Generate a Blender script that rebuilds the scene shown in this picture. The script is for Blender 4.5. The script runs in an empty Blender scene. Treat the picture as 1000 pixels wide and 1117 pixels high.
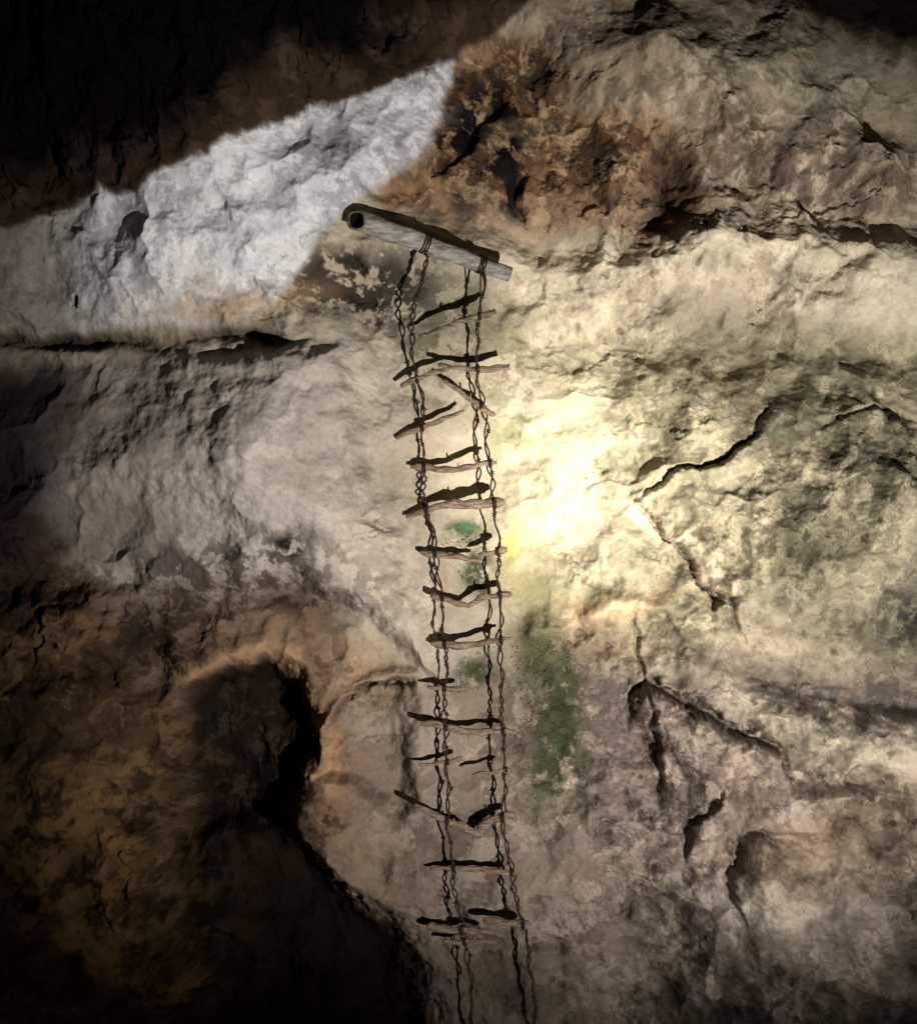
import bpy, math, numpy as np, random
from mathutils import Vector
random.seed(4); rng=np.random.default_rng(7)
D=16.0; ZC=5.585
sc=bpy.context.scene
# ---------------------------------------------------------------- noise
def _h(ix,iy,s):
    ix=(ix.astype(np.int64)&0xffffffff).astype(np.uint32); iy=(iy.astype(np.int64)&0xffffffff).astype(np.uint32)
    h=ix*np.uint32(374761393)+iy*np.uint32(668265263)+np.uint32((s*2246822519)&0xffffffff)
    h^=h>>np.uint32(13); h*=np.uint32(1274126177); h^=h>>np.uint32(16); h*=np.uint32(2246822519); h^=h>>np.uint32(15)
    return h
def perlin(x,y,s=0):
    x=x.astype(np.float32); y=y.astype(np.float32)
    x0=np.floor(x); y0=np.floor(y); fx=x-x0; fy=y-y0
    ux=fx*fx*fx*(fx*(fx*6-15)+10); uy=fy*fy*fy*(fy*(fy*6-15)+10)
    def g(ax,ay):
        a=_h(x0+ax,y0+ay,s).astype(np.float32)*np.float32(2*math.pi/4294967296.0)
        return np.cos(a)*(fx-ax)+np.sin(a)*(fy-ay)
    a=g(0,0);b=g(1,0);c=g(0,1);d=g(1,1)
    return ((a+(b-a)*ux)+((c+(d-c)*ux)-(a+(b-a)*ux))*uy)*1.5
def fbm(x,y,scale,octv=5,s=0,gain=0.5,ax=1.0,ay=1.0):
    t=0;a=1;n=0
    for i in range(octv):
        f=2.03**i/scale
        t=t+a*perlin(x*f*ax+i*17.3,y*f*ay-i*9.1,s+i); n+=a; a*=gain
    return t/n*1.6
def ridged(x,y,scale,octv=5,s=0,gain=0.5,ax=1.,ay=1.):
    t=0;a=1;n=0
    for i in range(octv):
        f=2.03**i/scale
        t=t+a*(1-np.abs(perlin(x*f*ax+i*7.3,y*f*ay+i*3.1,s+i))*2.2); n+=a; a*=gain
    return t/n
def facets(x,y,scale,s=0,step=.25):
    """chipped-rock relief: every irregular cell is a randomly tilted plane"""
    X=(x/scale).astype(np.float32);Y=(y/scale).astype(np.float32); cx=np.floor(X);cy=np.floor(Y)
    best=np.full(X.shape,9e9,np.float32); out=np.zeros_like(X); K=np.float32(1/4294967296.0)
    for i in(-1,0,1):
        for j in(-1,0,1):
            ix=cx+i;iy=cy+j
            px=ix+_h(ix,iy,s).astype(np.float32)*K; py=iy+_h(ix,iy,s+1).astype(np.float32)*K
            dx=X-px;dy=Y-py;d=dx*dx+dy*dy; m=d<best
            a=_h(ix,iy,s+2).astype(np.float32)*K*6.283; o=_h(ix,iy,s+3).astype(np.float32)*K-.5
            val=dx*np.cos(a)+dy*np.sin(a)+o*step*2
            out=np.where(m,val,out); best=np.where(m,d,best)
    return out
def ss(a,b,x):
    t=np.clip((x-a)/(b-a),0,1); return t*t*(3-2*t)
# ---------------------------------------------------------------- grid (1 m = 100 wall units)
def axis(lo,a,b,hi,fine,coarse):
    return np.concatenate([np.linspace(lo,a,int((a-lo)/coarse),endpoint=False),
        np.linspace(a,b,int((b-a)/fine),endpoint=False),np.linspace(b,hi,int((hi-b)/coarse))])
us=axis(-420,-30,1030,1420,1.15,6.0); vs=axis(-340,-30,1147,1330,1.15,6.0)
u,v=np.meshgrid(us,vs); u=u.astype(np.float32); v=v.astype(np.float32)
w1=fbm(u,v,130,4,11); w2=fbm(u,v,130,4,23); w3=fbm(u,v,26,4,31); w4=fbm(u,v,26,4,43)
w5=fbm(u,v,34,5,51,.7); w6=fbm(u,v,34,5,57,.7)
U=u+20*w1+7*w3; V=v+20*w2+7*w4
U2=u+6*w1+5*w3; V2=v+6*w2+5*w4
U3=u+5*w1+11*w5; V3=v+5*w2+11*w6
def seg(pts,X,Y,close=False):
    d=np.full(X.shape,1e9,np.float32); n=len(pts)
    for i in range(n if close else n-1):
        x0,y0=pts[i];x1,y1=pts[(i+1)%n]
        dx,dy=x1-x0,y1-y0;L=dx*dx+dy*dy+1e-6
        t=np.clip(((X-x0)*dx+(Y-y0)*dy)/L,0,1)
        d=np.minimum(d,(X-x0-t*dx)**2+(Y-y0-t*dy)**2)
    return np.sqrt(d)
def seg2(pts,X,Y):
    d=np.full(X.shape,1e9,np.float32); sd=np.zeros_like(d); pr=np.zeros_like(d)
    ls=[math.hypot(pts[i+1][0]-pts[i][0],pts[i+1][1]-pts[i][1]) for i in range(len(pts)-1)]; T=sum(ls); acc=0
    for i in range(len(pts)-1):
        x0,y0=pts[i];x1,y1=pts[i+1];dx,dy=x1-x0,y1-y0;L=dx*dx+dy*dy+1e-6
        t=np.clip(((X-x0)*dx+(Y-y0)*dy)/L,0,1); q=(X-x0-t*dx)**2+(Y-y0-t*dy)**2
        m=q<d; cr=(dx*(Y-y0)-dy*(X-x0))/math.sqrt(L)
        sd=np.where(m,cr,sd); pr=np.where(m,(acc+t*ls[i])/T,pr); d=np.where(m,q,d); acc+=ls[i]
    return np.sqrt(d),sd,pr
def sdf(pts,X,Y):
    d=seg(pts,X,Y,True); ins=np.zeros(X.shape,bool); n=len(pts)
    for i in range(n):
        x0,y0=pts[i];x1,y1=pts[(i+1)%n]
        if y0==y1: continue
        c=((y0>Y)!=(y1>Y))&(X<(x1-x0)*(Y-y0)/(y1-y0)+x0)
        ins^=c
    return np.where(ins,d,-d)
def poly(pts,soft,tight=False):
    s=sdf(pts,U2 if tight else U,V2 if tight else V); return ss(-soft,soft,s)
def gs(cx,cy,sx,sy,rot=0,X=None,Y=None):
    X=U if X is None else X; Y=V if Y is None else Y
    c,s=math.cos(math.radians(rot)),math.sin(math.radians(rot))
    a=(X-cx)*c+(Y-cy)*s; b=-(X-cx)*s+(Y-cy)*c
    return np.exp(-(a/sx)**2-(b/sy)**2)
def line(pts,w,tight=True,pw=2):
    d=seg(pts,U2 if tight else U,V2 if tight else V); return np.exp(-(d/w)**pw)
# ---------------------------------------------------------------- outlines
P_ceil=[(-500,-500),(640,-500),(600,-10),(558,30),(490,70),(440,94),(400,119),(340,132),(300,151),(262,168),(240,188),(185,208),(165,228),(120,219),(70,232),(30,254),(-500,310)]
P_white=[(-500,300),(30,235),(240,160),(400,95),(505,40),(482,120),(466,165),(430,195),(398,214),(355,262),(315,330),(255,360),(0,358),(-500,368)]
P_whiteH=[(-500,-500),(520,-500),(500,30),(480,120),(466,165),(430,195),(398,214),(355,262),(315,330),(255,360),(0,358),(-500,368)]
P_brown=[(485,75),(530,40),(600,40),(640,110),(700,150),(750,180),(770,235),(720,275),(610,280),(520,255),(470,240),(405,212),(465,170)]
P_near=[(-500,520),(40,560),(110,640),(150,700),(190,790),(205,860),(192,950),(212,1040),(235,1117),(260,1500),(-500,1500)]
P_holA=[(196,775),(215,750),(290,720),(325,738),(348,800),(318,862),(300,900),(230,910),(208,860)]
P_holB=[(190,900),(240,890),(310,900),(350,960),(395,1000),(440,1050),(470,1117),(480,1400),(230,1400),(215,1060),(192,960)]
P_lobe=[(-100,395),(250,388),(375,380),(395,440),(405,520),(440,600),(470,690),(478,745),(455,730),(400,670),(330,640),(240,650),(150,640),(0,600)]
P_slab=[(690,540),(725,520),(780,500),(835,440),(900,400),(1200,380),(1200,640),(990,720),(860,700),(800,655),(760,620)]
P_block=[(690,755),(705,742),(745,765),(800,795),(845,812),(855,850),(930,855),(1250,800),(1250,1300),(700,1300),(690,1000),(722,900),(712,830)]
P_cave2=[(360,792),(380,765),(405,747),(470,743),(478,800),(470,870),(440,900),(380,850),(350,840)]
# ---------------------------------------------------------------- relief H (towards viewer, m)
H=np.zeros(u.shape,np.float32)
H+=0.45*fbm(u,v,420,3,3)
ce=sdf(P_ceil,(U2+U3)/2,(V2+V3)/2)
H+=0.9*ss(-60,170,sdf(P_ceil,U2,V2))+0.5*ss(60,420,ce)+0.07*ss(-2,9,ce)
ceb=ss(0,60,ce); H+=ceb*(0.22*(ridged(U,V,90,4,131,.5,1.4,.6)-.5)+.06*facets(U3,V3,60,541))
H+=0.18*ss(-44,34,sdf(P_whiteH,U2,V2))+0.30*gs(230,260,250,70,-18)
P_crev=[(-60,374),(20,370),(90,367),(130,372),(185,381),(235,367),(290,371),(330,386)]
crv=line(P_crev,7)*ss(350,300,U)*np.clip(0.12+1.0*gs(60,372,75,60,0,u,v)+.9*gs(285,374,45,40,0,u,v)+.35*w3,0,1)
H-=0.22*crv
lb=sdf(P_lobe,U2,V2)
H+=0.30*ss(-6,20,lb)*ss(60,330,U)+0.50*ss(0,170,lb)
H+=0.45*gs(320,460,130,130)-0.14*gs(200,560,60,70,30)+.10*gs(150,480,40,60)-.14*gs(395,560,25,90,-15)
nr=sdf(P_near,U,V); H+=0.50*ss(-30,60,nr)+0.7*ss(20,280,nr)+.25*gs(90,700,60,80,20)+.3*gs(60,950,90,120)
H-=0.42*poly(P_holA,20,True)+0.22*poly(P_holA,50)
H-=0.60*poly(P_holB,30)
H+=0.26*line([(330,900),(345,850),(352,790),(340,730),(300,705),(215,735)],30)
H-=0.26*poly(P_cave2,8,True)*ss(462,425,U)
H+=0.16*line([(358,790),(382,760),(405,742),(450,738)],9)
sl=sdf(P_slab,U2,V2)
H+=0.05*ss(-5,9,sl)+0.42*ss(0,150,sl)
H+=0.40*gs(900,480,220,110,-10)
bl=sdf(P_block,U2,V2); H+=0.30*ss(-6,11,bl)*(1-.85*ss(840,960,V)*ss(860,760,U))+0.42*ss(0,170,bl)
for a in [(748,838,34,44,0,.32),(872,868,66,34,8,.34),(822,935,26,34,0,.24),(760,965,42,60,-10,.28),(890,990,60,40,-25,.32),(805,850,16,30,0,-.26),(790,920,12,40,5,-.2),(845,905,30,9,10,-.2),(700,905,30,60,5,.2),(640,880,30,60,5,.18),(650,605,60,30,20,.14),(870,640,60,40,10,.2),(770,590,30,30,0,.14),(960,560,50,60,0,.18),(720,420,60,50,20,.2),(620,130,60,50,30,-.2),(700,60,70,40,10,.26),(930,190,80,30,10,.24),(950,1050,90,50,-25,.34),(620,980,40,90,5,.18),(420,960,40,110,-15,.2),(720,775,24,9,20,-.28),(640,1060,60,40,0,-.15),(530,1040,50,60,0,.12)]:
    H+=a[5]*gs(a[0],a[1],a[2],a[3],a[4],U2,V2)
H+=0.34*gs(930,300,300,45,8)-0.22*gs(850,385,200,30,5)+0.28*gs(800,120,160,60,25)-0.26*gs(900,220,200,30,15)
H+=0.36*gs(900,800,170,30,20)-0.30*gs(930,760,120,20,12)
H-=0.30*poly(P_brown,18,True)
H+=0.30*ss(380,0,V)*ss(560,800,U)
H+=0.20*line([(585,690),(640,676),(668,655),(715,662)],12)
H+=0.45*ss(760,1150,V+0.5*(U-700))*ss(560,900,U)
crk=[([(700,542),(722,524),(742,510),(775,505),(802,480),(832,445)],2.6,.12,.14),
([(690,535),(715,572),(745,607),(765,640),(790,650),(815,700)],2.0,.14,-.12),
([(688,790),(690,752),(703,741),(742,764),(800,794),(842,811),(852,842)],7.5,.36,.16),
([(690,655),(694,700),(703,745),(711,800),(713,868)],1.6,.10,-.07),
([(777,842),(765,866),(746,886),(745,932)],4.6,.26,-.14),
([(800,903),(794,932),(785,962),(800,1000)],2.4,.14,-.12),
([(800,905),(822,898),(833,912)],3.0,.18,.10),
([(975,528),(1000,543),(1040,560)],3,.25,.1),
([(770,640),(780,655),(772,668)],4,.2,-.1),
([(80,316),(83,330)],5,.25,0),
([(360,790),(384,762),(410,748),(450,746)],4.0,.18,.05),
([(395,565),(425,580)],2.0,.08,.03),
([(870,470),(930,450),(990,470)],1.0,.03,.07),
([(560,95),(520,130),(500,165),(470,190)],5,.2,.12),
([(575,180),(560,215),(575,240)],5,.16,-.1)]
crm=np.zeros_like(H)
UC=(U2+U3)/2; VC=(V2+V3)/2
for p,w,dp,st in crk:
    d,sd,pr=seg2(p,UC,VC); tp=np.power(np.clip(np.sin(math.pi*np.clip(pr,.02,.98)),0,1),.5)
    ww=w*tp*(0.35+1.5*np.clip(w4+.45,0,1)*(.6+.8*np.clip(w1+.5,0,1))); m=np.exp(-(d/(ww+.5))**2); H-=dp*m*tp
    sg=1 if st>=0 else -1
    H+=abs(st)*np.where(sd*sg>0,np.exp(-d/55),0)*ss(0,5,sd*sg)*tp
    crm=np.maximum(crm,m*tp)
corr=gs(500,600,75,560,0,u,v)
patch=ss(-.2,.25,fbm(u,v,150,4,141,.55))
R=0.6+0.4*ss(560,760,U)-0.44*ss(-10,60,lb)-0.25*poly(P_white,30)+0.3*ss(0,40,nr)+0.4*poly(P_brown,20)+0.3*ss(760,980,V)
R+=0.25*gs(300,640,140,45); R=np.clip(R,0.14,1.3)*(.22+.72*patch); R*=1-0.6*corr
smoothl=1-.75*gs(200,440,190,85,0,u,v); R*=smoothl
n_big=ridged(U,V,190,3,61,.42); n_mid=ridged(U,V,70,4,71,0.5); n_f=fbm(u,v,20,4,81,0.6)
strata=ridged(U+0.35*V,V-0.25*U,70,4,91,0.5,0.35,1.5)
lump=1-np.abs(fbm(U,V,95,3,151,.38))*1.6
H+=(1-.7*corr)*0.18*(.5+.5*R)*(lump-.6)*smoothl
H+=(1-.6*corr)*(0.25+.8*R)*0.25*(n_big-.6)
H+=R*(0.060*(n_mid-.6)+0.015*n_f+0.045*(strata-.6))
fr=R*(1-.7*poly(P_white,20)); H+=fr*(0.055*facets(U3,V3,75,501)+0.020*facets(U3+5*w3,V3,30,511)+0.008*facets(u+4*w3,v+4*w4,12,521))
pits=ss(0.45,0.8,fbm(u,v,16,2,101)); H-=R*0.035*pits*ss(-.1,.4,w1+0.3)
billow=np.abs(fbm(u,v,50,4,111,0.5)); H+=R*0.07*(billow-.25)*(0.4+ss(600,800,U))
# ---------------------------------------------------------------- rock colours, some light and shade painted in
C=np.empty(u.shape+(3,),np.float32); C[:]=(0.43,0.375,0.29)
def mix(m,col):
    global C
    m=np.clip(m,0,1)[...,None]; C=C*(1-m)+np.array(col,np.float32)*m
na=fbm(u+30*w3,v+30*w4,90,6,201,0.62); nb=fbm(u+20*w4,v+20*w3,55,6,211,0.66); nc=fbm(u,v,180,5,221,0.55); nd=fbm(u,v,30,5,231,0.7); ne=fbm(u+10*w3,v,18,4,241,.7)
def th(n,a,b): return ss(a,b,n)
ur=ss(560,640,U)*ss(360,260,V)
mix(ur,(0.36,0.295,0.215)); mix(ur*th(na,.0,.2)*.8,(0.19,0.14,0.10)); mix(ur*th(nb,.05,.2)*.65,(0.54,0.47,0.37)); mix(ur*th(nd,.2,.32)*.5,(0.14,0.10,0.08)); mix(ur*ss(120,0,V)*.5,(0.16,0.115,0.08))
mix(gs(890,90,110,45,15)*.8*th(nd,-.4,.1),(0.22,0.23,0.155)); mix(gs(940,0,140,48,10)*1.6,(0.025,0.016,0.011))
mix(gs(850,190,170,40,15)*.8*th(nd,-.2,.1),(0.19,0.14,0.11))
br=poly(P_brown,12)
mix(br,(0.30,0.18,0.105)); mix(br*th(na,-.05,.12)*.8,(0.13,0.074,0.042)); mix(br*th(nb,.08,.22)*.8,(0.48,0.34,0.21)); mix(br*th(nd,.15,.3)*.6,(0.06,.045,.038))
mix(gs(735,215,60,45)*.9,(0.14,0.088,0.065))
for a in [(545,105,38,20,10),(500,148,32,17,-35),(490,222,28,20,10),(555,165,30,16,-50),(560,205,32,11,80),(520,115,22,32,20),(640,262,46,10,10),(690,272,60,8,8)]:
    mix(gs(*a)*1.7*th(nd,-.3,.0),(0.022,0.018,0.017))
mix(line([(415,212),(470,195),(495,235)],12,False)*.7,(0.44,0.26,0.13))
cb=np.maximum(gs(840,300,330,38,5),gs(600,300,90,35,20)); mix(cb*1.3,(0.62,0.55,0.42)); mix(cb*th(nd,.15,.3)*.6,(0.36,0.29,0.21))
mix(gs(1000,340,90,50)*.7,(0.52,.48,.38))
rs=ss(585,680,U)*ss(335,390,V)*ss(760,690,V)
mix(rs*.9,(0.32,0.29,0.20)); mix(rs*th(na,.0,.2)*.65,(0.18,0.165,0.11)); mix(rs*th(nb,.12,.28)*.6,(0.48,0.42,0.30)); mix(rs*th(ne,.25,.4)*.5,(0.14,.12,.08)); mix(rs*th(-ne,.3,.45)*.4,(0.54,.48,.35))
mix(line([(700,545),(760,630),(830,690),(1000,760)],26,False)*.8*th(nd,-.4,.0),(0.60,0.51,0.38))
mix(gs(620,520,60,130)*.9,(0.62,0.56,0.40)); mix(gs(560,400,40,90)*.8*th(nb,-.1,.1),(0.30,0.28,0.17))  # yellow-cream patch paints in the torch's bright core
mix(gs(660,664,55,13,-8)*.9,(0.62,0.42,0.27)); mix(gs(650,700,60,18)*.7,(0.38,.27,.185))
lr=ss(560,640,U)*ss(690,770,V)
mix(lr,(0.29,0.232,0.195)); mix(lr*th(na,-.03,.14)*.75,(0.145,0.108,0.095)); mix(lr*th(nb,.08,.22)*.7,(0.46,0.39,0.32)); mix(lr*th(ne,.2,.35)*.5,(0.09,.068,.06))
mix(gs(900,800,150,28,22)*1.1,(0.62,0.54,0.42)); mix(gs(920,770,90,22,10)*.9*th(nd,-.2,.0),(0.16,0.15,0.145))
mix(gs(985,665,40,34,-30)*1.2*th(nd,-.3,.1),(0.08,0.07,0.07)); mix(gs(800,985,40,30)*.7,(0.48,0.43,0.37)); mix(gs(900,960,90,20,-30)*.7,(0.46,.41,.34))
mix(gs(655,800,40,70)*.8*th(nd,-.4,.1),(0.11,0.082,0.078)); mix(gs(900,905,120,35,-10)*.6,(0.36,0.28,0.19))
mix(ss(960,1110,V+0.28*(U-800))*ss(640,800,U)*.8,(0.105,0.085,0.072)); mix(gs(620,930,60,130)*.5,(0.36,0.285,0.235))  # light fading towards the bottom right is painted as darker rock
lo=ss(-25,20,lb); mix(lo,(0.42,0.375,0.345)); mix(lo*th(nc,0,.3)*.5,(0.28,0.24,0.22)); mix(lo*th(nb,.1,.35)*.4,(0.53,0.49,0.46)); mix(lo*th(nd,.2,.4)*.4,(0.25,0.21,0.19)); mix(lo*gs(130,560,110,110)*.5,(0.2,.165,.145))
mix(gs(430,430,60,60)*.8,(0.50,0.45,0.38)); mix(gs(425,640,42,100,-25)*.9,(0.62,0.54,0.44)); mix(gs(260,635,170,45,0)*.9*th(nd,-.15,.06),(0.11,0.085,0.075))  # pale band paints the lit right edge of the lobe
mix(gs(315,605,16,13)*1.3*th(nd,-.3,.1),(0.04,0.03,0.03))
mix(gs(400,320,85,38,5)*1.6*th(nd,-.2,.05),(0.075,0.06,0.05)); mix(gs(480,370,50,80)*.9*th(nb,-.1,.1),(0.17,0.145,0.10)); mix(gs(290,335,60,14,-10)*.8,(0.50,0.32,0.17))
mix(gs(400,400,60,24)*.5,(0.42,0.38,0.32))
wh=poly(P_white,6,True); mix(wh,(0.66,0.67,0.70)); mix(wh*th(na,.03,.22)*.6,(0.40,0.40,0.44)); mix(wh*th(nd,.15,.3)*.5,(0.32,0.32,0.34)); mix(wh*gs(230,330,150,26,-8)*.6*th(nb,-.1,.2),(0.46,0.40,0.33))
mix(wh*gs(270,345,100,18)*.8,(0.48,0.34,0.21)); mix(wh*ss(190,0,U)*.85,(0.17,0.14,0.115))  # white band dimmed leftwards, light falloff put into the colour
mix(gs(340,185,120,14,-25)*.8*th(nd,-.1,.1),(0.34,.34,.35))
lc=ss(330,380,U)*ss(620,560,U)*ss(700,780,V); mix(lc,(0.26,0.205,0.165)); mix(lc*th(na,0,.2)*.6,(0.14,0.10,0.082)); mix(lc*th(nb,.08,.25)*.55,(0.40,0.345,0.29))
mix(gs(400,960,60,80,-20)*.8,(0.27,0.20,0.14)); mix(gs(370,740,60,35)*.8,(0.52,0.36,0.22)); mix(gs(345,850,24,60)*.9,(0.46,0.30,0.175))
mix(gs(540,1080,150,60)*.7,(0.13,.10,.08))
ll=ss(640,700,V+0.1*U)*ss(400,330,U); mix(ll,(0.14,0.09,0.064)); mix(ll*th(na,0,.15)*.8,(0.045,0.029,0.022)); mix(ll*th(nb,.08,.25)*.6,(0.28,0.19,0.13))
mix(gs(300,690,60,18,10)*.6,(0.36,0.245,0.17)); mix(line([(205,738),(290,706),(335,723),(356,790),(349,850)],11,False)*.8,(0.46,0.30,0.175))
hA=poly(P_holA,12,True); mix(hA,(0.030,0.019,0.014)); mix(hA*th(nd,.1,.3)*.6,(0.08,0.052,0.036)); mix(poly(P_holB,14),(0.026,0.016,0.011))  # shade inside both hollows painted near black
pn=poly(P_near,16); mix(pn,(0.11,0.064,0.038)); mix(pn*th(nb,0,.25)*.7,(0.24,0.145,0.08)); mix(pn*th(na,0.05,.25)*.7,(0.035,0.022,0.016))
mix(gs(90,1000,100,150)*.8*th(nd,-.3,.3),(0.42,0.27,0.11)); mix(gs(110,880,80,60)*.5*th(nd,-.2,.2),(0.32,0.19,0.09))  # dull light on the near rock painted as paler brown patches
mix(ss(130,20,U)*ss(360,420,V)*ss(700,560,V)*.85,(0.07,0.05,0.042)); mix(line(P_crev,15)*ss(360,290,U)*.6,(0.13,0.095,0.07)); mix(crv*.9,(0.04,0.028,0.022))  # left-edge falloff painted dark; crevice shade painted along its line
mix(ss(110,20,U+0.15*(V-400))*ss(360,430,V)*ss(760,560,V)*.8,(0.025,0.017,0.014))  # second, darker layer of painted falloff at the left edge
cm=ss(-3,5,ce); mix(cm,(0.075,0.045,0.028)); mix(cm*th(nd,.1,.3)*.5,(0.14,.095,.065)); mix(ss(8,75,ce+38*w1+20*w3),(0.003,0.002,0.0016)); mix(cm*ss(330,100,U)*.4,(.02,.013,.009))  # ceiling painted near black where the torch light fades
moss=[(600,800,34,70,-4),(615,750,26,44,0),(585,720,30,26,0),(507,588,22,12,10),(523,630,20,14,20),(515,735,18,18,0),(605,850,30,22,0)]
mm=np.zeros_like(H)
for a in moss: mm=np.maximum(mm,gs(*a))
mix(mm*1.6*th(nd,-.5,.0),(0.095,0.105,0.058)); mix(gs(568,612,13,24)*1.1,(0.52,0.50,0.17)); mix(gs(580,650,34,40)*.8*th(nd,-.4,.1),(0.36,0.33,0.17)); mix(gs(595,700,34,50)*.8,(0.17,0.165,0.095)); mix(gs(480,360,40,60)*.3,(0.2,0.21,0.12)); mix(gs(560,470,30,70)*.6*th(nb,-.1,.1),(0.32,0.32,0.19))
mix(gs(508,585,20,10,10)*1.1,(0.12,0.20,0.12)); mix(gs(522,460,4,20)*.5,(0.36,0.16,0.10)); mix(gs(482,640,5,24)*.5,(0.34,0.20,0.13)); mix(gs(520,500,14,60)*.4,(.4,.32,.26))
C*=(1+0.17*fbm(u,v,14,5,311,0.75)*np.clip(R+.25,0,1.1)+0.22*fbm(u,v,300,3,321))[...,None]
C*=(1-0.40*crm)[...,None]; C*=(1-0.45*pits*np.clip(R,0,1))[...,None]  # shade in cracks and pits painted by darkening the colour
cav=(n_mid-.6)*.5+(billow-.25)*.6; C*=(1+np.clip(cav,-.35,.2)*R)[...,None]  # relief shading in the colour: lows darker, highs lighter
lum=np.maximum(C.mean(-1,keepdims=True),1e-4); C*=np.clip((lum/.40)**.28,.3,1.12)
C=np.clip(C,0.0015,0.8)
# ---------------------------------------------------------------- mesh
ny,nx=u.shape
def mesh_grid(name,co,nx,ny):
    me=bpy.data.meshes.new(name); me.vertices.add(nx*ny); me.vertices.foreach_set("co",co.astype(np.float32).ravel())
    i=np.arange(nx*ny,dtype=np.int32).reshape(ny,nx)
    q=np.stack([i[:-1,:-1],i[1:,:-1],i[1:,1:],i[:-1,1:]],-1).reshape(-1)
    nf=(nx-1)*(ny-1); me.loops.add(nf*4); me.loops.foreach_set("vertex_index",q)
    me.polygons.add(nf); me.polygons.foreach_set("loop_start",np.arange(0,nf*4,4,dtype=np.int32))
    me.polygons.foreach_set("loop_total",np.full(nf,4,np.int32))
    me.polygons.foreach_set("use_smooth",np.ones(nf,bool)); me.update(); return me
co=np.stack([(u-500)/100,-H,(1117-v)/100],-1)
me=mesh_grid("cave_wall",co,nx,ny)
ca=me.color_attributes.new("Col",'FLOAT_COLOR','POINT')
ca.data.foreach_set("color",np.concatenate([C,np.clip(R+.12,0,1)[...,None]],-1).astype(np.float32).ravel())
wall=bpy.data.objects.new("cave_wall",me); sc.collection.objects.link(wall)
def newmat(name):
    m=bpy.data.materials.new(name); m.use_nodes=True; nt=m.node_tree; b=nt.nodes["Principled BSDF"]; return m,nt,b
m,nt,b=newmat("limestone"); N=nt.nodes.new; L=nt.links.new
at=N("ShaderNodeAttribute"); at.attribute_name="Col"; tc=N("ShaderNodeTexCoord")
n2=N("ShaderNodeTexNoise"); n2.inputs["Scale"].default_value=22; n2.inputs["Detail"].default_value=5; n2.inputs["Roughness"].default_value=.72
L(tc.outputs["Object"],n2.inputs["Vector"])
mr=N("ShaderNodeMapRange"); mr.inputs[1].default_value=.25; mr.inputs[2].default_value=.75; mr.inputs[3].default_value=.80; mr.inputs[4].default_value=1.18; L(n2.outputs["Fac"],mr.inputs[0])
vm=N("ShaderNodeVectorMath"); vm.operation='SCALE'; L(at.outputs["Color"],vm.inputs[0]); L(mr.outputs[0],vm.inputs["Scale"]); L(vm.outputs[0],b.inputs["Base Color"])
ml=N("ShaderNodeMath"); ml.operation='MULTIPLY'; L(n2.outputs["Fac"],ml.inputs[0]); L(at.outputs["Alpha"],ml.inputs[1])
bp=N("ShaderNodeBump"); bp.inputs["Strength"].default_value=.6; bp.inputs["Distance"].default_value=.04; L(ml.outputs[0],bp.inputs["Height"]); L(bp.outputs[0],b.inputs["Normal"])
b.inputs["Roughness"].default_value=.8; b.inputs["Specular IOR Level"].default_value=.05
me.materials.append(m)
fx=np.linspace(-9,9,160); fy=np.linspace(-20,2.5,180); FX,FY=np.meshgrid(fx,fy[::-1])
FZ=-2.2+0.18*fbm(FX*100,FY*100,300,5,401)+0.05*fbm(FX*100,FY*100,40,4,402)
fm=mesh_grid("cave_floor",np.stack([FX,FY,FZ],-1),160,180); fo=bpy.data.objects.new("cave_floor",fm); sc.collection.objects.link(fo)
m2,nt2,b2=newmat("dirt_floor"); t=nt2.nodes.new("ShaderNodeTexNoise"); t.inputs["Scale"].default_value=12; t.inputs["Detail"].default_value=8
r=nt2.nodes.new("ShaderNodeValToRGB"); r.color_ramp.elements[0].color=(.05,.035,.025,1); r.color_ramp.elements[1].color=(.16,.12,.09,1)
nt2.links.new(t.outputs["Fac"],r.inputs[0]); nt2.links.new(r.outputs[0],b2.inputs["Base Color"]); b2.inputs["Roughness"].default_value=.95; fm.materials.append(m2)
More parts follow.
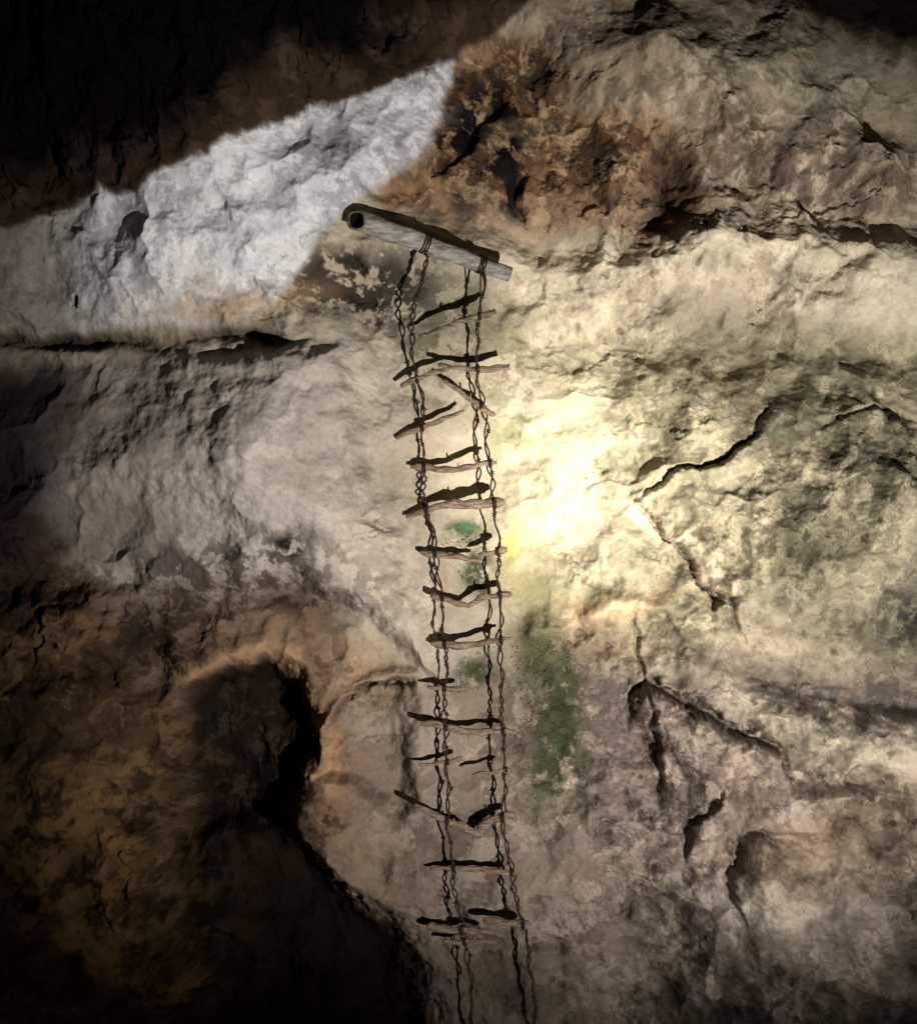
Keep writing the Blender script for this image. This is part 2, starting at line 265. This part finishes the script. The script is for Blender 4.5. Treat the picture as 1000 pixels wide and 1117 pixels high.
# ---------------------------------------------------------------- helpers
def hs(px,py):
    i=min(max(int(np.searchsorted(us,px))-1,0),nx-2); j=min(max(int(np.searchsorted(vs,py))-1,0),ny-2)
    return float(H[j,i])
def Wp(px,py,r):
    k=(D-r)/D; return Vector(((px-500)/100*k,-r,ZC+(558.5-py)/100*k))
def resample(pts,step):
    out=[pts[0].copy()]
    P=[pts[0]*2-pts[1]]+pts+[pts[-1]*2-pts[-2]]
    for i in range(1,len(P)-2):
        a,b_,c,d=P[i-1],P[i],P[i+1],P[i+2]; n=max(1,int((c-b_).length/step))
        for k in range(1,n+1):
            t=k/n; out.append(0.5*((2*b_)+(c-a)*t+(2*a-5*b_+4*c-d)*t*t+(3*b_-a-3*c+d)*t**3))
    return out
def tube(V_,F_,pts,rad,ns=8,lump=0.0,flat=1.0,seed=0,cap=True):
    rr=random.Random(seed); base=len(V_); n=len(pts); up=Vector((0,-1,0.2)).normalized()
    ph=[rr.uniform(0,6.28) for _ in range(6)]
    for i,p in enumerate(pts):
        t=(pts[min(i+1,n-1)]-pts[max(i-1,0)]).normalized(); a=(up-t*up.dot(t))
        if a.length<1e-4: a=Vector((1,0,0))
        a.normalize(); c=t.cross(a)
        rd=rad(i/(n-1)) if callable(rad) else rad
        for k in range(ns):
            an=2*math.pi*k/ns; s=i*.35
            l=1+lump*(math.sin(an*2+ph[0]+s*.6)*.5+math.sin(an*3+ph[1]+s*1.3)*.35+math.sin(s*2.1+ph[2])*.5+rr.uniform(-.35,.35))
            V_.append(p+(a*math.cos(an)*flat+c*math.sin(an))*rd*l)
    for i in range(n-1):
        for k in range(ns):
            k2=(k+1)%ns; F_.append((base+i*ns+k,base+i*ns+k2,base+(i+1)*ns+k2,base+(i+1)*ns+k))
    if cap:
        F_.append(tuple(base+k for k in range(ns))[::-1]); F_.append(tuple(base+(n-1)*ns+k for k in range(ns)))
def mkobj(name,V_,F_,mat,parent=None,smooth=True):
    me=bpy.data.meshes.new(name); me.from_pydata([tuple(p) for p in V_],[],F_)
    me.polygons.foreach_set("use_smooth",[smooth]*len(F_)); me.update(); me.materials.append(mat)
    o=bpy.data.objects.new(name,me); sc.collection.objects.link(o)
    if parent: o.parent=parent
    return o
def wood(name,c1,c2,sc3=(4,30,30)):
    m,nt,b=newmat(name); tc=nt.nodes.new("ShaderNodeTexCoord"); mp=nt.nodes.new("ShaderNodeMapping"); mp.inputs["Scale"].default_value=sc3; mp.inputs["Rotation"].default_value=(0,math.radians(-20 if 'beam' in name else 0),0)
    t=nt.nodes.new("ShaderNodeTexNoise"); t.inputs["Scale"].default_value=1.6; t.inputs["Detail"].default_value=8; t.inputs["Roughness"].default_value=.65
    r=nt.nodes.new("ShaderNodeValToRGB"); r.color_ramp.elements[0].position=.36; r.color_ramp.elements[1].position=.66; r.color_ramp.elements[0].color=c1+(1,); r.color_ramp.elements[1].color=c2+(1,)
    bp=nt.nodes.new("ShaderNodeBump"); bp.inputs["Strength"].default_value=.7; bp.inputs["Distance"].default_value=.02
    l=nt.links.new; l(tc.outputs["Object"],mp.inputs[0]); l(mp.outputs[0],t.inputs["Vector"]); l(t.outputs["Fac"],r.inputs[0]); l(r.outputs[0],b.inputs["Base Color"]); l(t.outputs["Fac"],bp.inputs["Height"]); l(bp.outputs[0],b.inputs["Normal"]); b.inputs["Roughness"].default_value=.85; b.inputs["Specular IOR Level"].default_value=.15
    return m
m_rung=wood("old_branch_wood",(.07,.048,.034),(.33,.245,.18)); m_beam=wood("weathered_beam_wood",(.13,.105,.085),(.40,.385,.365),(4,9,14))
m_wire,ntw,bw=newmat("rusty_wire"); tw=ntw.nodes.new("ShaderNodeTexNoise"); tw.inputs["Scale"].default_value=40
rw=ntw.nodes.new("ShaderNodeValToRGB"); rw.color_ramp.elements[0].color=(.010,.008,.007,1); rw.color_ramp.elements[1].color=(.05,.027,.018,1); ntw.links.new(tw.outputs["Fac"],rw.inputs[0]); ntw.links.new(rw.outputs[0],bw.inputs["Base Color"]); bw.inputs["Roughness"].default_value=.8; bw.inputs["Specular IOR Level"].default_value=.15
m_hole,_,bh=newmat("shaded_log_core"); bh.inputs["Base Color"].default_value=(.008,.006,.005,1); bh.inputs["Roughness"].default_value=.95; bh.inputs["Specular IOR Level"].default_value=.02  # near-black colour paints the shade inside the log's hollow end
# ---------------------------------------------------------------- ladder depth profile
ys=[200,300,400,500,600,700,800,900,1000,1117,1200]
prof=[]
for y in ys:
    prof.append(float(np.mean(sorted(hs(x,yy) for x in range(455,570,12) for yy in range(y-50,y+51,15))[-14:])))
gap=[.34,.30,.20,.13,.11,.11,.15,.17,.18,.2,.2]
pr=[a+g for a,g in zip(prof,gap)]
def LR(y): return float(np.interp(y,ys,pr))
lad=bpy.data.objects.new("rope_ladder",None); sc.collection.objects.link(lad)
ropeL=[(468,262),(456,318),(449,370),(457,425),(462,480),(463,540),(472,592),(482,650),(485,700),(485,770),(488,830),(487,890),(495,950),(503,1010),(512,1060),(518,1130),(524,1200)]
ropeR=[(527,284),(523,350),(521,400),(529,470),(536,520),(541,570),(543,620),(547,680),(545,740),(549,800),(552,850),(547,890),(556,940),(570,1005),(578,1060),(588,1130),(596,1200)]
def strand_rope(name,path,seed):
    V_,F_=[],[]; rr=random.Random(seed)
    base=resample([Wp(x,y,LR(y)+rr.uniform(-.02,.02)) for x,y in path],0.016)
    ph=0; n=len(base); A=[];B=[]
    o1=[rr.uniform(0,6.28) for _ in range(6)]
    for i,p in enumerate(base):
        s=i*.016
        ph+=0.016*2*math.pi/(0.30+0.13*math.sin(s*3.1+seed)); a=0.018*(0.8+0.8*math.sin(s*2.3+o1[0])*math.sin(s*5.1+o1[1])); kx=.013*math.sin(s*9+o1[2])+.010*math.sin(s*21+o1[3])+.014*math.sin(s*4.3+o1[4])
        o=Vector((math.cos(ph),math.sin(ph)*.8,0))*a; k=Vector((kx,0,0)); A.append(p+o+k); B.append(p-o*1.1+k)
    tube(V_,F_,A,.0110,6,.15,1,seed); tube(V_,F_,B,.0102,6,.15,1,seed+1)
    i=9
    while i<n-9:
        q=A[i]; h=[q+Vector((math.cos(t)*.019,math.sin(t)*.019,(t/9.4-.5)*.035)) for t in np.linspace(0,9.4,14)]
        tube(V_,F_,h,.007,5)
        d=Vector((rr.uniform(-1,1),rr.uniform(-.6,.2),rr.uniform(-.6,.6))).normalized()*rr.uniform(.02,.055)
        tube(V_,F_,[q,q+d*.5,q+d],.0055,5); i+=rr.randint(13,30)
    mkobj(name,V_,F_,m_wire,lad); return path
strand_rope("left_wire_rope",ropeL,3); strand_rope("right_wire_rope",ropeR,8)
rungs=[([(458,367),(500,352),(541,339)],3.4),([(437,421),(470,408),(492,401)],3.2),([(478,398),(515,403),(556,400)],3.6),([(432,478),(470,462),(506,448)],3.2),([(483,414),(510,434),(540,453)],3.2),
([(448,510),(500,511),(542,504)],4.2),([(443,562),(490,551),(551,548)],5.4),([(458,601),(490,607),(526,612)],3.6),([(522,607),(553,598)],3.6),([(470,648),(490,654),(513,662)],3.4),([(509,662),(530,652),(558,646)],3.6),
([(470,703),(510,703),(557,697)],4.2),([(466,749),(506,752)],3.0),([(459,788),(510,797),(563,799)],4.0),([(457,834),(505,829)],2.6),([(515,846),(558,838)],2.3),([(452,878),(490,896),(526,912)],4.6),([(521,905),(540,894),(562,889)],5.0),
([(469,946),(515,949),(562,952)],3.2),([(466,1011),(500,1014),(538,1018)],4.6),([(527,1003),(550,1006),(579,1010)],5.0),([(484,1026),(542,1029)],3.0)]
def xat(path,y):
    yy=[p[1] for p in path]; return float(np.interp(y,yy,[p[0] for p in path]))
for k,(p,w) in enumerate(rungs):
    rr=random.Random(k*7+1); V_,F_=[],[]
    pts=resample([Wp(x,y,LR(y)+.02+rr.uniform(-.02,.02)) for x,y in p],.03)
    a0,a1,a2=rr.uniform(0,6),rr.uniform(6,11),rr.uniform(.005,.012)
    pts=[q+Vector((0,0,a2*math.sin(a0+q.x*a1)+.005*math.sin(q.x*31+a0))) for q in pts]
    e=rr.uniform(.5,.9); kn=rr.uniform(.2,.8)
    tube(V_,F_,pts,lambda t:w/100*(1-.32*t if k%2 else .68+.32*t)*(1+.25*math.exp(-((t-kn)/.05)**2))*(1 if .04<t<.96 else e),9,.24,.85,k)
    if rr.random()<.6:
        q=pts[len(pts)//2+rr.randint(-2,2)]; tube(V_,F_,[q,q+Vector((rr.uniform(-.03,.03),-.02,rr.choice([-1,1])*.07))],lambda t:.014*(1-.4*t),6)
    mkobj("rung_%d"%(k+1),V_,F_,m_rung,lad)
    V_,F_=[],[]
    for rp in (ropeL,ropeR):
        ym=np.mean([c[1] for c in p]); x=xat(rp,ym)
        if p[0][0]-2<=x<=p[-1][0]+2:
            y=float(np.interp(x,[c[0] for c in p],[c[1] for c in p])); q=Wp(x,y,LR(y)+.02)
            h=[q+Vector(((t/19-.5)*.04,math.cos(t)*(w/100+.007),math.sin(t)*(w/100+.007))) for t in np.linspace(0,19,40)]
            tube(V_,F_,h,.0062,5)
    if V_: mkobj("lashing_%d"%(k+1),V_,F_,m_wire,lad)
# ---------------------------------------------------------------- beam : hollow round log, open end on the left
beam=bpy.data.objects.new("wooden_beam",None); sc.collection.objects.link(beam)
rR=max(hs(545,295),hs(520,290),hs(500,280))+.09; rR=max(rR,LR(290)-.14)
rL=max(max(hs(400,240),hs(430,250))+.14,rR+.34)
ctrl=[Wp(388,240,rL),Wp(440,257,rL*.7+rR*.3),Wp(500,280,rL*.32+rR*.68),Wp(556,300,rR)]
pts=resample(ctrl,.04); n=len(pts); NS=32
ax=(pts[-1]-pts[0]).normalized(); e1=Vector((0,0,1)); e1=(e1-ax*e1.dot(ax)).normalized(); e2=ax.cross(e1)
V_,F_=[],[]
def ring(c,r,seed,amp=.035,sk=0.0):
    out=[]
    for k in range(NS):
        a=2*math.pi*k/NS; dr=e1*math.cos(a)+e2*math.sin(a)
        l=1+amp*(.5*math.sin(2*a+.7)+.35*math.sin(5*a+seed*.25)+.3*math.sin(9*a+1.1))
        out.append(c+dr*r*l+ax*sk*(.008*math.sin(3*a+1)-dr.y*.85*r-dr.z*.15*r))
    return out
for i,p in enumerate(pts):
    t=i/(n-1); V_+=ring(p+e1*.008*math.sin(i*.5),(.112*(1-.30*t))*(.96 if i==0 else 1),i,.04,max(0,1-i/5))
for i in range(n-1):
    for k in range(NS): k2=(k+1)%NS; F_.append((i*NS+k,(i+1)*NS+k,(i+1)*NS+k2,i*NS+k2))
F_.append(tuple(range((n-1)*NS,n*NS)))
b0=len(V_); V_+=ring(pts[0]+ax*.010,.084,3,.03,1)
for k in range(NS): k2=(k+1)%NS; F_.append((k,k2,b0+k2,b0+k))
mkobj("hollow_log",V_,F_,m_beam,beam)
V_,F_=[],[]
V_+=ring(pts[0]+ax*.012,.0835,3,.03,1); V_+=ring(pts[0]+ax*.35,.060,3,.03)
for k in range(NS): k2=(k+1)%NS; F_.append((k,k2,NS+k2,NS+k))
F_.append(tuple(range(NS,2*NS))); mkobj("log_cavity",V_,F_,m_hole,beam)
V_,F_=[],[]
for (x,y) in ((468,270),(526,290)):
    f=(x-392)/162; q=pts[int(f*(n-1))]; rl=.112*(1-.30*f)+.008
    for turn in range(3):
        h=[q+ax*((turn-1)*.028+.012*math.sin(t))+(e1*math.cos(t)+e2*math.sin(t))*rl for t in np.linspace(0,6.4,30)]
        tube(V_,F_,h,.009,5)
    tube(V_,F_,resample([q+Vector((0,-rl*.8,-rl*.6)),Wp(x-2,y+16,LR(y+16)+.02),Wp(xat(ropeL if x<500 else ropeR,y+40),y+40,LR(y+40))],.03),.010,6)
mkobj("beam_lashing",V_,F_,m_wire,beam)
# ---------------------------------------------------------------- moss tufts
V_,F_=[],[]
for (cx,cy,sx,sy,_) in moss:
    n=int(sx*sy*2.0)
    for _i in range(n):
        px=cx+random.gauss(0,1)*sx*.6; py=cy+random.gauss(0,1)*sy*.6
        if perlin(np.array([px/14.]),np.array([py/14.]),5)[0]<-.05: continue
        p=Vector(((px-500)/100,-hs(px,py)-.002,(1117-py)/100)); s=random.uniform(.005,.014)
        d=Vector((random.uniform(-1,1),-random.uniform(.2,1.0),random.uniform(-1,.5))).normalized(); e=d.cross(Vector((random.uniform(-1,1),.3,random.uniform(-1,1)))).normalized()
        b0=len(V_); V_+= [p-e*s*.4,p+e*s*.4,p+d*s*1.6+e*s*.2,p+d*s*1.6-e*s*.2]; F_.append((b0,b0+1,b0+2,b0+3))
mg,ntg,bg=newmat("moss_green"); tg=ntg.nodes.new("ShaderNodeTexNoise"); tg.inputs["Scale"].default_value=9
rg=ntg.nodes.new("ShaderNodeValToRGB"); rg.color_ramp.elements[0].position=.35; rg.color_ramp.elements[1].position=.65; rg.color_ramp.elements[0].color=(.06,.064,.036,1); rg.color_ramp.elements[1].color=(.16,.17,.10,1)
ntg.links.new(tg.outputs["Fac"],rg.inputs[0]); ntg.links.new(rg.outputs[0],bg.inputs["Base Color"]); bg.inputs["Roughness"].default_value=.9; bg.inputs["Specular IOR Level"].default_value=.1
mkobj("moss_patch",V_,F_,mg,None,False)
# ---------------------------------------------------------------- light
LP=Vector((4.9,-11.2,1.2))
def spot(name,target,power,size,blend,col,rad=.055):
    l=bpy.data.lights.new(name,'SPOT'); l.energy=power; l.spot_size=math.radians(size); l.spot_blend=blend; l.color=col; l.shadow_soft_size=rad
    o=bpy.data.objects.new(name,l); sc.collection.objects.link(o); o.location=LP; o.rotation_euler=(Vector(target)-LP).to_track_quat('-Z','Y').to_euler(); return o
spot("torch_light",(1.45,0,5.85),11000,19,1.0,(1.0,.94,.76))
spot("torch_light.001",(1.2,0,6.05),9300,66,1.0,(1.0,.93,.85))
w=bpy.data.worlds.new("World"); sc.world=w; w.use_nodes=True; wn=w.node_tree
sk=wn.nodes.new("ShaderNodeTexSky"); sk.sky_type='NISHITA'; sk.sun_disc=False; sk.sun_elevation=math.radians(8); sk.sun_rotation=math.radians(150)
wn.links.new(sk.outputs[0],wn.nodes["Background"].inputs[0]); wn.nodes["Background"].inputs[1].default_value=.002
cd=bpy.data.cameras.new("camera"); cam=bpy.data.objects.new("camera",cd); sc.collection.objects.link(cam)
cam.location=(0,-D,ZC); cam.rotation_euler=(math.radians(90),0,0); cd.sensor_fit='VERTICAL'; cd.sensor_height=24; cd.lens=12*D/5.585; cd.clip_end=500
sc.camera=cam
sc.view_settings.view_transform='Standard'; sc.view_settings.look='None'; sc.view_settings.exposure=0
